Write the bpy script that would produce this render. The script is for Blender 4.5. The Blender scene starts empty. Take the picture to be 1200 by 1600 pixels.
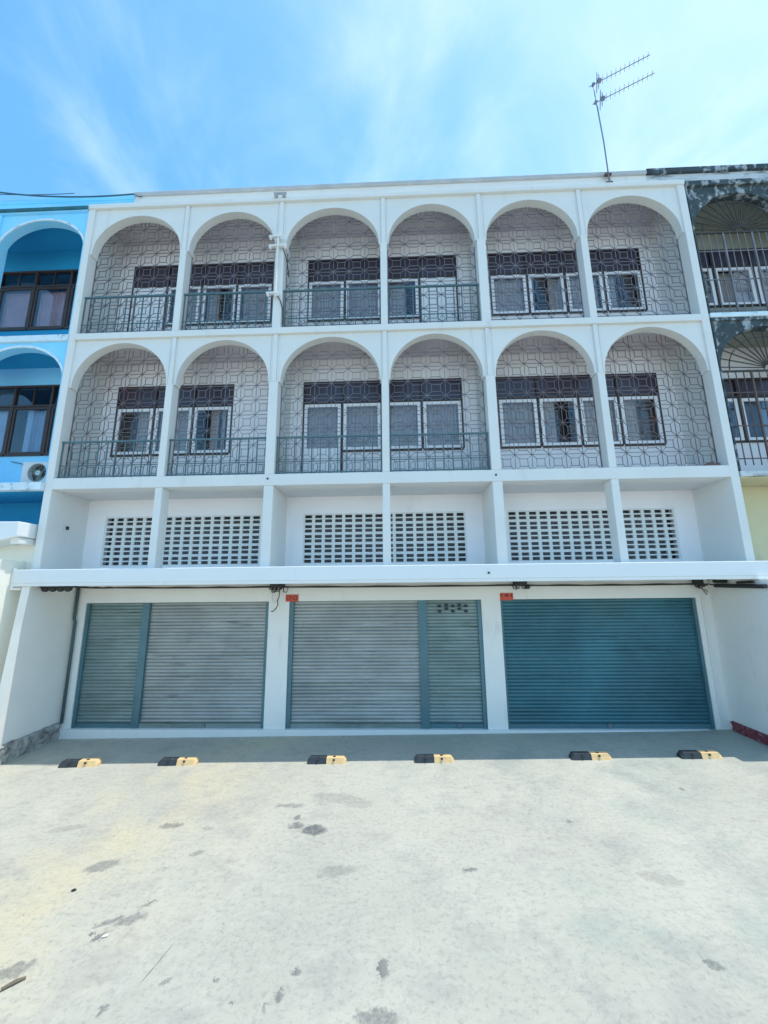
import bpy, math, random
from mathutils import Matrix, Vector, noise
random.seed(7)
S = bpy.context.scene
COL = S.collection

# ------------------------------------------------------------------ camera
YAW, PITCH, ROLL, FPX = -0.03208856, 0.18904836, -0.0102283, 601.584
def cam_axes():
    c, s = math.cos, math.sin
    fw = Vector((s(YAW)*c(PITCH), c(YAW)*c(PITCH), s(PITCH)))
    r = Vector((c(YAW), -s(YAW), 0)); u = r.cross(fw)
    return r*c(ROLL)+u*s(ROLL), -r*s(ROLL)+u*c(ROLL), fw
cd = bpy.data.cameras.new('camera'); cam = bpy.data.objects.new('camera', cd); COL.objects.link(cam)
cd.sensor_fit = 'VERTICAL'; cd.sensor_height = 24.0; cd.sensor_width = 18.0
cd.lens = 24.0*FPX/1600.0; cd.clip_start = 0.05; cd.clip_end = 2000
R_, U_, F_ = cam_axes()
m = Matrix((R_, U_, -F_)).transposed().to_4x4(); m.translation = Vector((0.23955, -6.53767, 2.56242))
cam.matrix_world = m
S.camera = cam

# ------------------------------------------------------------------ light
SUN_DIR = Vector((0.30, 0.011, 0.95)).normalized()       # towards the sun: high, a little right, just behind the facade plane
sl = bpy.data.lights.new('sun', 'SUN'); sl.energy = 2.05; sl.angle = math.radians(0.53); sl.color = (1.0, 0.965, 0.90)
so = bpy.data.objects.new('sun', sl); COL.objects.link(so); so.location = (8, 0, 30)
so.rotation_euler = SUN_DIR.to_track_quat('Z', 'Y').to_euler()
W = bpy.data.worlds.new('World'); S.world = W; W.use_nodes = True
nt = W.node_tree; nt.nodes.clear()
def N(tree, kind, **kw):
    n = tree.nodes.new(kind)
    for k, v in kw.items(): setattr(n, k, v)
    return n
out = N(nt, 'ShaderNodeOutputWorld'); bg = N(nt, 'ShaderNodeBackground'); bg.inputs[1].default_value = 0.135
sky = N(nt, 'ShaderNodeTexSky'); sky.sky_type = 'NISHITA'; sky.sun_disc = False
sky.sun_elevation = math.asin(SUN_DIR.z); sky.sun_rotation = math.atan2(SUN_DIR.x, SUN_DIR.y)
sky.air_density = 1.0; sky.dust_density = 0.6; sky.ozone_density = 2.0
tc = N(nt, 'ShaderNodeTexCoord')
sep = N(nt, 'ShaderNodeSeparateXYZ'); nt.links.new(tc.outputs['Generated'], sep.inputs[0])
def M(tree, op, a, b=None, clamp=False):
    n = N(tree, 'ShaderNodeMath', operation=op); n.use_clamp = clamp
    for i, v in enumerate((a, b)):
        if v is None: continue
        if isinstance(v, (int, float)): n.inputs[i].default_value = v
        else: tree.links.new(v, n.inputs[i])
    return n.outputs[0]
zz = M(nt, 'ADD', sep.outputs[2], 0.12)
px = M(nt, 'DIVIDE', sep.outputs[0], zz); py = M(nt, 'DIVIDE', sep.outputs[1], zz)
cmb = N(nt, 'ShaderNodeCombineXYZ'); nt.links.new(px, cmb.inputs[0]); nt.links.new(py, cmb.inputs[1])
mp = N(nt, 'ShaderNodeMapping'); mp.inputs['Rotation'].default_value = (0, 0, math.radians(25)); mp.inputs['Scale'].default_value = (1.0, 0.8, 1)
mp.inputs['Location'].default_value = (4.6, 2.6, 0)
nt.links.new(cmb.outputs[0], mp.inputs[0])
n1 = N(nt, 'ShaderNodeTexNoise'); n1.inputs['Scale'].default_value = 2.5; n1.inputs['Detail'].default_value = 10; n1.inputs['Roughness'].default_value = 0.55; n1.inputs['Distortion'].default_value = 0.35
nt.links.new(mp.outputs[0], n1.inputs[0])
# more thin cloud towards the sun side of the sky
sd = N(nt, 'ShaderNodeVectorMath', operation='DOT_PRODUCT'); nt.links.new(tc.outputs['Generated'], sd.inputs[0]); sd.inputs[1].default_value = Vector((0.85, 0.35, 0.40)).normalized()
cov = M(nt, 'MULTIPLY_ADD', sd.outputs['Value'], 0.27); nt.nodes[-1].inputs[2].default_value = -0.165
dens = M(nt, 'ADD', n1.outputs['Fac'], cov)
mr = N(nt, 'ShaderNodeMapRange'); mr.interpolation_type = 'SMOOTHSTEP'
nt.links.new(dens, mr.inputs[0]); mr.inputs[1].default_value = 0.31; mr.inputs[2].default_value = 0.78; mr.inputs[3].default_value = 0.05; mr.inputs[4].default_value = 1.0
hs = N(nt, 'ShaderNodeHueSaturation'); hs.inputs['Hue'].default_value = 0.486; hs.inputs['Saturation'].default_value = 1.28; hs.inputs['Value'].default_value = 1.22; nt.links.new(sky.outputs[0], hs.inputs['Color'])
mx = N(nt, 'ShaderNodeMix', data_type='RGBA'); nt.links.new(mr.outputs[0], mx.inputs[0]); nt.links.new(hs.outputs[0], mx.inputs[6])
mx.inputs[7].default_value = (2.9, 3.85, 4.1, 1)
nt.links.new(mx.outputs[2], bg.inputs[0]); nt.links.new(bg.outputs[0], out.inputs[0])

S.view_settings.view_transform = 'Standard'; S.view_settings.look = 'None'; S.view_settings.gamma = 1.0
S.view_settings.exposure = 1.06
S.render.engine = 'CYCLES'
S.cycles.max_bounces = 10; S.cycles.diffuse_bounces = 6; S.cycles.transparent_max_bounces = 16

# ------------------------------------------------------------------ materials
def mat(name, col, rough=0.8, metal=0.0, var=0.06, vscale=1.2, dirt=None, damt=0.0, dscale=1.0, dthr=0.55, streak=(1, 1, 0.25), bump=0.0, bscale=60, spec=0.5, dsharp=0.12, lines=None):
    mt = bpy.data.materials.new(name); mt.use_nodes = True; t = mt.node_tree; b = t.nodes['Principled BSDF']
    b.inputs['Roughness'].default_value = rough; b.inputs['Metallic'].default_value = metal
    b.inputs['Specular IOR Level'].default_value = spec
    geo = N(t, 'ShaderNodeNewGeometry')
    n = N(t, 'ShaderNodeTexNoise'); n.inputs['Scale'].default_value = vscale; n.inputs['Detail'].default_value = 6; n.inputs['Roughness'].default_value = 0.6
    t.links.new(geo.outputs['Position'], n.inputs[0])
    r = N(t, 'ShaderNodeMapRange'); t.links.new(n.outputs['Fac'], r.inputs[0])
    r.inputs[1].default_value = 0.25; r.inputs[2].default_value = 0.75; r.inputs[3].default_value = 1-var; r.inputs[4].default_value = 1+var
    vm = N(t, 'ShaderNodeVectorMath', operation='SCALE'); vm.inputs[0].default_value = col[:3]; t.links.new(r.outputs[0], vm.inputs['Scale'])
    last = vm.outputs[0]
    if dirt is not None:
        mpn = N(t, 'ShaderNodeMapping'); mpn.inputs['Scale'].default_value = streak; t.links.new(geo.outputs['Position'], mpn.inputs[0])
        n2 = N(t, 'ShaderNodeTexNoise'); n2.inputs['Scale'].default_value = dscale; n2.inputs['Detail'].default_value = 8; n2.inputs['Roughness'].default_value = 0.65
        t.links.new(mpn.outputs[0], n2.inputs[0])
        r2 = N(t, 'ShaderNodeMapRange'); t.links.new(n2.outputs['Fac'], r2.inputs[0]); r2.inputs[1].default_value = dthr; r2.inputs[2].default_value = dthr+dsharp; r2.inputs[4].default_value = damt
        m2 = N(t, 'ShaderNodeMix', data_type='RGBA'); t.links.new(r2.outputs[0], m2.inputs[0]); t.links.new(last, m2.inputs[6]); m2.inputs[7].default_value = (*dirt, 1)
        last = m2.outputs[2]
    if lines:
        for lcol, lamt, lsc, lthr, lst in lines:
            m4 = N(t, 'ShaderNodeMapping'); m4.inputs['Scale'].default_value = lst; m4.inputs['Location'].default_value = (lsc*3.7, 1.3, lthr*9); t.links.new(geo.outputs['Position'], m4.inputs[0])
            n4 = N(t, 'ShaderNodeTexNoise'); n4.inputs['Scale'].default_value = lsc; n4.inputs['Detail'].default_value = 5; n4.inputs['Roughness'].default_value = 0.7; t.links.new(m4.outputs[0], n4.inputs[0])
            r4 = N(t, 'ShaderNodeMapRange'); t.links.new(n4.outputs['Fac'], r4.inputs[0]); r4.inputs[1].default_value = lthr; r4.inputs[2].default_value = lthr+0.10; r4.inputs[4].default_value = lamt
            m5 = N(t, 'ShaderNodeMix', data_type='RGBA'); t.links.new(r4.outputs[0], m5.inputs[0]); t.links.new(last, m5.inputs[6]); m5.inputs[7].default_value = (*lcol, 1); last = m5.outputs[2]
    t.links.new(last, b.inputs['Base Color'])
    if bump:
        n3 = N(t, 'ShaderNodeTexNoise'); n3.inputs['Scale'].default_value = bscale; n3.inputs['Detail'].default_value = 4; t.links.new(geo.outputs['Position'], n3.inputs[0])
        bp = N(t, 'ShaderNodeBump'); bp.inputs['Strength'].default_value = bump; bp.inputs['Distance'].default_value = 0.01
        t.links.new(n3.outputs['Fac'], bp.inputs['Height']); t.links.new(bp.outputs[0], b.inputs['Normal'])
    return mt
def glass(name, tint, gloss_rough=0.02, base=0.12):
    mt = bpy.data.materials.new(name); mt.use_nodes = True; t = mt.node_tree; t.nodes.clear()
    o = N(t, 'ShaderNodeOutputMaterial'); tr = N(t, 'ShaderNodeBsdfTransparent'); tr.inputs[0].default_value = (*tint, 1)
    g = N(t, 'ShaderNodeBsdfGlossy'); g.inputs['Roughness'].default_value = gloss_rough
    lw = N(t, 'ShaderNodeLayerWeight'); lw.inputs[0].default_value = 0.5
    a = M(t, 'ADD', M(t, 'MULTIPLY', M(t, 'POWER', lw.outputs['Facing'], 4.0), 0.8), base+0.02, clamp=True)
    mxs = N(t, 'ShaderNodeMixShader'); t.links.new(a, mxs.inputs[0]); t.links.new(tr.outputs[0], mxs.inputs[1]); t.links.new(g.outputs[0], mxs.inputs[2])
    t.links.new(mxs.outputs[0], o.inputs[0]); return mt
WHITE = mat('white_plaster', (0.70, 0.70, 0.68), 0.85, var=0.04, vscale=1.3, dirt=(0.40, 0.42, 0.40), damt=0.32, dscale=2.2, dthr=0.60, streak=(2.2, 2.2, 0.35), bump=0.12, bscale=45)
CANOPY = mat('white_canopy_paint', (0.76, 0.77, 0.77), 0.8, var=0.02, dirt=(0.5, 0.5, 0.47), damt=0.25, dscale=3, dthr=0.66, streak=(1.5, 1.5, 0.6), bump=0.1)
SOFFIT = mat('ceiling_plaster', (0.66, 0.64, 0.62), 0.9, var=0.05, vscale=0.8, dirt=(0.36, 0.33, 0.31), damt=0.35, dscale=1.6, dthr=0.52, streak=(1, 1, 1), dsharp=0.25)
SOFFIT2 = mat('dark_pinkish_ceiling', (0.60, 0.545, 0.56), 0.9, var=0.12, vscale=0.9, dirt=(0.42, 0.36, 0.37), damt=0.5, dscale=1.5, dthr=0.5, streak=(1, 1, 1), dsharp=0.25)  # upper balcony ceilings, darker and pinker than the mezzanine ceiling
BACK = mat('recess_plaster', (0.85, 0.82, 0.835), 0.9, var=0.03, vscale=1.1, dirt=(0.5, 0.47, 0.45), damt=0.2, dscale=1.4, dthr=0.58, bump=0.1)
GRND_WALL = mat('ground_storey_plaster', (0.76, 0.75, 0.72), 0.85, var=0.04, vscale=1.4, dirt=(0.45, 0.45, 0.42), damt=0.3, dscale=2.0, dthr=0.6, streak=(2, 2, 0.5), bump=0.12)
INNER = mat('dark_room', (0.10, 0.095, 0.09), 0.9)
DKWOOD = mat('dark_brown_frame', (0.045, 0.028, 0.026), 0.55, var=0.2, vscale=6)
SASH = mat('white_window_frame', (0.86, 0.85, 0.87), 0.5, var=0.03)
GLASS = glass('window_glass', (0.86, 0.84, 0.86), base=0.05)
TGLASS = mat('smoked_transom_glass', (0.062, 0.052, 0.075), 0.25, var=0.25, vscale=2.0)
BGLASS = glass('bright_window_glass', (0.92, 0.92, 0.95), base=0.04)
CURT = mat('grey_curtain', (0.64, 0.65, 0.60), 0.95, var=0.15, vscale=3)
PINKC = mat('pink_curtain', (0.42, 0.33, 0.36), 0.95, var=0.15, vscale=3)
BLUEC = mat('pale_blue_curtain', (0.30, 0.48, 0.62), 0.95, var=0.1, vscale=3)
GRIL = mat('rusty_grille_steel', (0.175, 0.14, 0.15), 0.6, 0.2, var=0.35, vscale=3, dirt=(0.19, 0.065, 0.045), damt=0.8, dscale=1.2, dthr=0.55, streak=(1, 1, 1))
GRIL2 = mat('grey_grille_steel', (0.19, 0.18, 0.205), 0.6, 0.2, var=0.3, vscale=3)
RAIL = mat('teal_grey_rail_paint', (0.085, 0.15, 0.165), 0.5, 0.1, var=0.2, vscale=4, dirt=(0.12, 0.08, 0.06), damt=0.5, dscale=5, dthr=0.62, streak=(1, 1, 1))
TEAL = mat('teal_frame_paint', (0.075, 0.165, 0.20), 0.4, 0.2, var=0.15, vscale=2)
GALV = mat('grey_shutter_metal', (0.33, 0.345, 0.34), 0.42, 0.45, lines=[((0.60,0.62,0.62),0.55,1.0,0.60,(0.7,1,16)), ((0.08,0.10,0.11),0.55,1.0,0.60,(1.1,1,11)), ((0.12,0.11,0.10),0.6,2.0,0.66,(1.6,1,0.5))], var=0.22, vscale=1.3, dirt=(0.15, 0.19, 0.18), damt=0.55, dscale=1.6, dthr=0.48, streak=(0.3, 1, 4.0), dsharp=0.2)
GALV2 = mat('greenish_grey_shutter_metal', (0.22, 0.285, 0.285), 0.4, 0.4, lines=[((0.5,0.56,0.56),0.5,1.0,0.61,(0.7,1,16)), ((0.06,0.10,0.10),0.5,1.0,0.60,(1.1,1,11))], var=0.22, vscale=1.5, dirt=(0.11, 0.17, 0.15), damt=0.6, dscale=1.8, dthr=0.48, streak=(0.4, 1, 3.5), dsharp=0.2)
TEALS = mat('teal_shutter_paint', (0.042, 0.14, 0.175), 0.36, 0.25, lines=[((0.16,0.24,0.26),0.45,1.0,0.60,(0.7,1,16)), ((0.008,0.05,0.08),0.5,1.0,0.58,(1.0,1,9))], var=0.35, vscale=0.9, dirt=(0.09, 0.16, 0.165), damt=0.55, dscale=0.9, dthr=0.50, streak=(0.5, 1, 1.0), dsharp=0.25)
BLACK = mat('black_rubber', (0.02, 0.022, 0.024), 0.6, var=0.2, vscale=8)
CABLE = mat('weathered_black_cable', (0.045, 0.042, 0.036), 0.7, var=0.3, vscale=10)
PIPE = mat('dark_teal_pipe', (0.05, 0.10, 0.11), 0.6, var=0.2, vscale=4)
RED = mat('red_plate_paint', (0.55, 0.07, 0.035), 0.5, var=0.12, vscale=20)
CREAM = mat('pale_marks', (0.78, 0.62, 0.42), 0.6)
BLACKP = mat('black_kerb_paint', (0.028, 0.036, 0.042), 0.6, var=0.3, vscale=20, dirt=(0.25, 0.26, 0.25), damt=0.5, dscale=12, dthr=0.6, streak=(1, 1, 1))
YELP = mat('faded_yellow_kerb_paint', (0.74, 0.49, 0.235), 0.6, var=0.12, vscale=20, dirt=(0.45, 0.4, 0.3), damt=0.5, dscale=14, dthr=0.58, streak=(1, 1, 1))
BLUE = mat('light_blue_wall_paint', (0.24, 0.66, 0.94), 0.8, var=0.05, vscale=1.0, dirt=(0.50, 0.72, 0.80), damt=0.5, dscale=1.5, dthr=0.5, streak=(1, 1, 0.6), dsharp=0.3, bump=0.1)
DBLUE = mat('blue_recess_paint_with_shade', (0.006, 0.27, 0.50), 0.8, var=0.12, vscale=0.7)  # blue recess paint, deepened with the recess shade put into its colour
BLWHITE = mat('chalky_blue_white_ledge', (0.62, 0.74, 0.80), 0.85, var=0.1, vscale=5, dirt=(0.12, 0.25, 0.33), damt=0.7, dscale=6, dthr=0.56, streak=(1, 1, 1))
MOULD = mat('mouldy_weathered_plaster', (0.045, 0.065, 0.075), 0.95, var=0.5, vscale=4, dirt=(0.36, 0.41, 0.44), damt=0.9, dscale=4.5, dthr=0.515, streak=(1.2, 1.2, 0.8), bump=0.4, bscale=25, dsharp=0.08)
PARAP = mat('stained_parapet_plaster', (0.56, 0.60, 0.62), 0.9, var=0.1, vscale=1.5, dirt=(0.10, 0.12, 0.13), damt=0.9, dscale=3.5, dthr=0.49, streak=(0.35, 1, 1.4), bump=0.3, dsharp=0.14)
GREENC = mat('stained_olive_ceiling', (0.30, 0.31, 0.26), 0.9, var=0.2, vscale=1.5)
YELW = mat('cream_yellow_wall', (0.60, 0.555, 0.36), 0.9, var=0.08, vscale=1.2, dirt=(0.26, 0.23, 0.15), damt=0.6, dscale=2, dthr=0.58, streak=(1, 1, .6))
CRWALL = mat('cream_boundary_wall', (0.82, 0.80, 0.72), 0.9, var=0.05, vscale=1.5, bump=0.1)
RUST = mat('rusty_steel', (0.12, 0.08, 0.07), 0.7, 0.2, var=0.3, vscale=6)
ALU = mat('dull_aluminium', (0.20, 0.22, 0.26), 0.5, 0.6, var=0.15, vscale=8)
ACW = mat('air_conditioner_casing', (0.52, 0.56, 0.58), 0.5, var=0.08, vscale=6)
RUBBLE = mat('rough_render', (0.33, 0.32, 0.30), 0.95, var=0.35, vscale=10, dirt=(0.11, 0.11, 0.11), damt=0.8, dscale=7, dthr=0.52, streak=(1, 1, 1), bump=0.8, bscale=30)
BRICK = mat('dark_red_brick', (0.24, 0.055, 0.07), 0.9, var=0.4, vscale=12, dirt=(0.42, 0.34, 0.35), damt=0.8, dscale=9, dthr=0.54, streak=(1, 1, 1), bump=0.7, bscale=40)
PAPER = mat('white_paper', (0.8, 0.8, 0.78), 0.9)
WOOD = mat('dry_twig', (0.16, 0.13, 0.09), 0.9)

def concrete():
    mt = bpy.data.materials.new('pale_concrete'); mt.use_nodes = True; t = mt.node_tree; b = t.nodes['Principled BSDF']
    b.inputs['Roughness'].default_value = 0.9; b.inputs['Specular IOR Level'].default_value = 0.25
    geo = N(t, 'ShaderNodeNewGeometry'); P = geo.outputs['Position']
    def noise_(scale, det=6, ro=0.6, vec=None, dist=0.0):
        n = N(t, 'ShaderNodeTexNoise'); n.inputs['Scale'].default_value = scale; n.inputs['Detail'].default_value = det; n.inputs['Roughness'].default_value = ro; n.inputs['Distortion'].default_value = dist
        t.links.new(vec or P, n.inputs[0]); return n
    def rng(v, a, b_, c, d):
        r = N(t, 'ShaderNodeMapRange'); t.links.new(v, r.inputs[0]); 
        for i, q in enumerate((a, b_, c, d)): r.inputs[i+1].default_value = q
        return r.outputs[0]
    def mixc(f, a, col):
        m_ = N(t, 'ShaderNodeMix', data_type='RGBA'); t.links.new(f, m_.inputs[0])
        if isinstance(a, tuple): m_.inputs[6].default_value = (*a, 1)
        else: t.links.new(a, m_.inputs[6])
        m_.inputs[7].default_value = (*col, 1); return m_.outputs[2]
    c = mixc(rng(noise_(0.45, 5).outputs['Fac'], 0.35, 0.65, 0, 1), (0.397, 0.385, 0.324), (0.475, 0.455, 0.381))
    # yellowish band on the left, greenish-grey drifts
    sp = N(t, 'ShaderNodeSeparateXYZ'); t.links.new(P, sp.inputs[0])
    yb = M(t, 'ADD', sp.outputs[0], 2.1); yb = M(t, 'ABSOLUTE', M(t, 'ADD', yb, M(t, 'MULTIPLY', sp.outputs[1], -0.25)))
    yb = M(t, 'MULTIPLY', rng(yb, 0.2, 1.7, 1, 0), rng(noise_(0.9, 5).outputs['Fac'], 0.36, 0.6, 0.0, 0.85))
    c = mixc(yb, c, (0.509, 0.445, 0.309))
    c = mixc(M(t, 'MULTIPLY', rng(noise_(0.8, 7, 0.65, dist=0.5).outputs['Fac'], 0.52, 0.68, 0, 0.75), rng(sp.outputs[0], -0.5, 1.5, 0.2, 1.0)), c, (0.313, 0.348, 0.303))
    c = mixc(rng(noise_(1.7, 8, 0.7, dist=0.3).outputs['Fac'], 0.50, 0.70, 0, 0.65), c, (0.301, 0.294, 0.272))
    # trowel / broom strokes
    mpn = N(t, 'ShaderNodeMapping'); mpn.inputs['Rotation'].default_value = (0, 0, math.radians(-55)); mpn.inputs['Scale'].default_value = (5.0, 16, 1); t.links.new(P, mpn.inputs[0])
    st = noise_(1.0, 6, 0.7, mpn.outputs[0])
    c = mixc(rng(st.outputs['Fac'], 0.48, 0.76, 0, 0.30), c, (0.223, 0.220, 0.195))
    c = mixc(rng(noise_(26, 5, 0.75).outputs['Fac'], 0.50, 0.74, 0, 0.5), c, (0.167, 0.166, 0.154))
    c = mixc(rng(noise_(9, 8, 0.75).outputs['Fac'], 0.44, 0.24, 0, 0.7), c, (0.492, 0.471, 0.422))
    # pits
    vo = N(t, 'ShaderNodeTexVoronoi'); vo.inputs['Scale'].default_value = 5.0; t.links.new(P, vo.inputs[0])
    pit = M(t, 'MULTIPLY', rng(vo.outputs['Distance'], 0.02, 0.045, 0.75, 0), rng(noise_(3.1, 2).outputs['Fac'], 0.52, 0.55, 0, 1))
    c = mixc(pit, c, (0.078, 0.074, 0.062))
    # individual stains: x, y, half length, half width, turn, strength
    nz = noise_(15, 6, 0.78); nz2 = N(t, 'ShaderNodeVectorMath', operation='SUBTRACT'); t.links.new(nz.outputs['Color'], nz2.inputs[0]); nz2.inputs[1].default_value = (.5, .5, .5)
    nz3 = N(t, 'ShaderNodeVectorMath', operation='SCALE'); t.links.new(nz2.outputs[0], nz3.inputs[0]); nz3.inputs['Scale'].default_value = 0.20
    nz4 = N(t, 'ShaderNodeVectorMath', operation='ADD'); t.links.new(P, nz4.inputs[0]); t.links.new(nz3.outputs[0], nz4.inputs[1])
    st_ = [(-2.31,-1.77,.123,.05,5,.5),(-2.61,-2.39,.135,.07,20,.45),(-3.46,-1.81,.17,.05,15,.22),(-1.8,-2.22,.06,.034,30,.4),(-1.87,-1.82,.06,.03,0,.3),(-2.08,-3.01,.10,.025,30,.5),(-1.92,-2.99,.10,.045,25,.45),(-1.88,-2.84,.055,.02,35,.5),(-2.05,-3.14,.05,.024,50,.6),(-2.13,-3.12,.025,.02,20,.7),(-2.48,-3.42,.13,.06,25,.5),(-.94,-1.63,.036,.036,0,.65),(-.92,-1.78,.075,.055,0,.6),(-.7,-1.86,.125,.085,-10,.75),(-1.09,-1.39,.16,.035,0,.4),(-.52,-1.23,.34,.10,-15,.22),(-.27,-1.36,.17,.08,0,.18),(-.35,-2.46,.16,.064,5,.25),(.85,-2.46,.07,.03,5,.6),(.1,-3.38,.032,.07,0,.6),(-.56,-3.56,.026,.04,0,.55),(-.49,-3.4,.026,.02,0,.55),(.08,-3.69,.13,.05,0,.5),(2.48,-2.56,.18,.06,-15,.2),(2.33,-3.35,.05,.035,-30,.5),(-1.65,-3.66,.016,.023,0,.55),(-1.02,-3.46,.015,.015,0,.75),(-.86,-3.61,.014,.014,0,.75),(3.72,-1.09,.035,.03,0,.45),(2.06,-1.74,.034,.02,0,.45),(-1.34,-3.48,.045,.022,30,.4),(-.62,-3.64,.016,.025,0,.4),(-.5,-2.54,.023,.02,0,.3),(-1.98,-2.43,.05,.025,20,.22),(-1.485,-3.35,.15,.0045,79,.6)]
    acc = None
    for x, y, a, w, r_, s in st_:
        mm = N(t, 'ShaderNodeMapping', vector_type='TEXTURE'); mm.inputs['Location'].default_value = (x, y, 0); mm.inputs['Rotation'].default_value = (0, 0, math.radians(r_)); mm.inputs['Scale'].default_value = (a*1.25, w*1.25, 50)
        t.links.new(nz4.outputs[0] if w > .01 else P, mm.inputs[0])
        ln = N(t, 'ShaderNodeVectorMath', operation='LENGTH'); t.links.new(mm.outputs[0], ln.inputs[0])
        k = rng(ln.outputs['Value'], 0.70, 1.0, s*1.0, 0)
        acc = k if acc is None else M(t, 'MAXIMUM', acc, k)
    acc = M(t, 'MULTIPLY', acc, rng(noise_(30, 6, 0.8).outputs['Fac'], 0.35, 0.6, 0.6, 1.4))
    c = mixc(M(t, 'MINIMUM', acc, 0.95), c, (0.10, 0.104, 0.11))
    t.links.new(c, b.inputs['Base Color'])
    nb = noise_(55, 6, 0.7); bp = N(t, 'ShaderNodeBump'); bp.inputs['Strength'].default_value = 0.35; bp.inputs['Distance'].default_value = 0.012
    t.links.new(nb.outputs['Fac'], bp.inputs['Height']); t.links.new(bp.outputs[0], b.inputs['Normal'])
    return mt
CONC = concrete()

# ------------------------------------------------------------------ mesh helpers
class MB:
    def __init__(s, o=(0, 0, 0)): s.v = []; s.f = []; s.o = o
    def quad(s, *p):
        i = len(s.v); s.v += [tuple(a) for a in p]; s.f.append(tuple(range(i, i+len(p))))
    def box(s, x0, x1, y0, y1, z0, z1):
        if x0 > x1: x0, x1 = x1, x0
        if y0 > y1: y0, y1 = y1, y0
        if z0 > z1: z0, z1 = z1, z0
        i = len(s.v)
        s.v += [(x0,y0,z0),(x1,y0,z0),(x1,y1,z0),(x0,y1,z0),(x0,y0,z1),(x1,y0,z1),(x1,y1,z1),(x0,y1,z1)]
        s.f += [tuple(i+k for k in q) for q in ((0,3,2,1),(4,5,6,7),(0,1,5,4),(1,2,6,5),(2,3,7,6),(3,0,4,7))]
        return s
    def bar(s, a, b, w, h=None):           # rectangular bar between two points
        a, b = Vector(a), Vector(b); d = (b-a).normalized(); h = h or w
        up = Vector((0, 1, 0)) if abs(d.y) < 0.9 else Vector((0, 0, 1))
        p = d.cross(up).normalized()*w/2; q = d.cross(p).normalized()*h/2
        i = len(s.v)
        for e in (a, b): s.v += [tuple(e+p+q), tuple(e-p+q), tuple(e-p-q), tuple(e+p-q)]
        s.f += [tuple(i+k for k in f) for f in ((0,1,5,4),(1,2,6,5),(2,3,7,6),(3,0,4,7),(3,2,1,0),(4,5,6,7))]
        return s
    def tube(s, pts, r, n=8):
        pts = [Vector(p) for p in pts]; i0 = len(s.v)
        for k, p in enumerate(pts):
            d = (pts[min(k+1, len(pts)-1)]-pts[max(k-1, 0)]).normalized()
            up = Vector((0, 0, 1)) if abs(d.z) < 0.9 else Vector((0, 1, 0))
            a = d.cross(up).normalized(); b = d.cross(a).normalized()
            rr = r[k] if isinstance(r, (list, tuple)) else r
            for j in range(n):
                t = 2*math.pi*j/n; s.v.append(tuple(p+a*math.cos(t)*rr+b*math.sin(t)*rr))
        for k in range(len(pts)-1):
            for j in range(n):
                q = i0+k*n; s.f.append((q+j, q+(j+1) % n, q+n+(j+1) % n, q+n+j))
        s.f.append(tuple(i0+j for j in range(n))[::-1]); s.f.append(tuple(i0+(len(pts)-1)*n+j for j in range(n)))
        return s
    def wall(s, x0, x1, z0, z1, y0, y1, holes=()):
        xs = sorted({x0, x1} | {h[0] for h in holes} | {h[1] for h in holes}); zs = sorted({z0, z1} | {h[2] for h in holes} | {h[3] for h in holes})
        nx, nz = len(xs)-1, len(zs)-1
        def solid(i, j):
            if i < 0 or j < 0 or i >= nx or j >= nz: return False
            cx, cz = (xs[i]+xs[i+1])/2, (zs[j]+zs[j+1])/2
            return not any(h[0] < cx < h[1] and h[2] < cz < h[3] for h in holes)
        for i in range(nx):
            for j in range(nz):
                if not solid(i, j): continue
                a, b, c, d = xs[i], xs[i+1], zs[j], zs[j+1]
                s.quad((a,y0,c),(b,y0,c),(b,y0,d),(a,y0,d)); s.quad((b,y1,c),(a,y1,c),(a,y1,d),(b,y1,d))
                if not solid(i-1, j): s.quad((a,y1,c),(a,y0,c),(a,y0,d),(a,y1,d))
                if not solid(i+1, j): s.quad((b,y0,c),(b,y1,c),(b,y1,d),(b,y0,d))
                if not solid(i, j-1): s.quad((a,y1,c),(b,y1,c),(b,y0,c),(a,y0,c))
                if not solid(i, j+1): s.quad((a,y0,d),(b,y0,d),(b,y1,d),(a,y1,d))
        return s
    def mesh(s, name, m):
        me = bpy.data.meshes.new(name)
        me.from_pydata([(x-s.o[0], y-s.o[1], z-s.o[2]) for x, y, z in s.v], [], s.f); me.materials.append(m); me.update(); return me
    def build(s, name, m, parent=None, bevel=0, smooth=False, label=None):
        me = s.mesh(name, m); o = bpy.data.objects.new(name, me); COL.objects.link(o)
        if parent: o.parent = parent
        if bevel:
            bv = o.modifiers.new('bevel', 'BEVEL'); bv.width = bevel; bv.segments = 2; bv.limit_method = 'ANGLE'
        if smooth:
            for p in me.polygons: p.use_smooth = True
        if label: o['label'] = label
        return o
def inst(src, loc, parent, label=None):
    o = src.copy(); COL.objects.link(o); o.parent = parent; o.location = loc
    if label: o['label'] = label
    return o
def copy_tree(o, parent=None):
    c = o.copy(); COL.objects.link(c); c.parent = parent
    for ch in list(o.children): copy_tree(ch, c)
    return c
def empty(name, label, cat, loc, group=None):
    o = bpy.data.objects.new(name, None); COL.objects.link(o); o.location = loc; o.empty_display_size = 0.3
    return tag(o, label, cat, group)
def tag(o, label, cat, group=None):
    o['label'] = label; o['category'] = cat
    if group: o['group'] = group
    return o
def gz(x): return 0.0135*x       # the forecourt falls slightly to the left

# ------------------------------------------------------------------ ground
g = MB(); E = 150
g.quad((-E, -E, gz(-E)), (E, -E, gz(E)), (E, E, gz(E)), (-E, E, gz(-E)))
go = g.build('ground', CONC); go['kind'] = 'structure'

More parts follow.
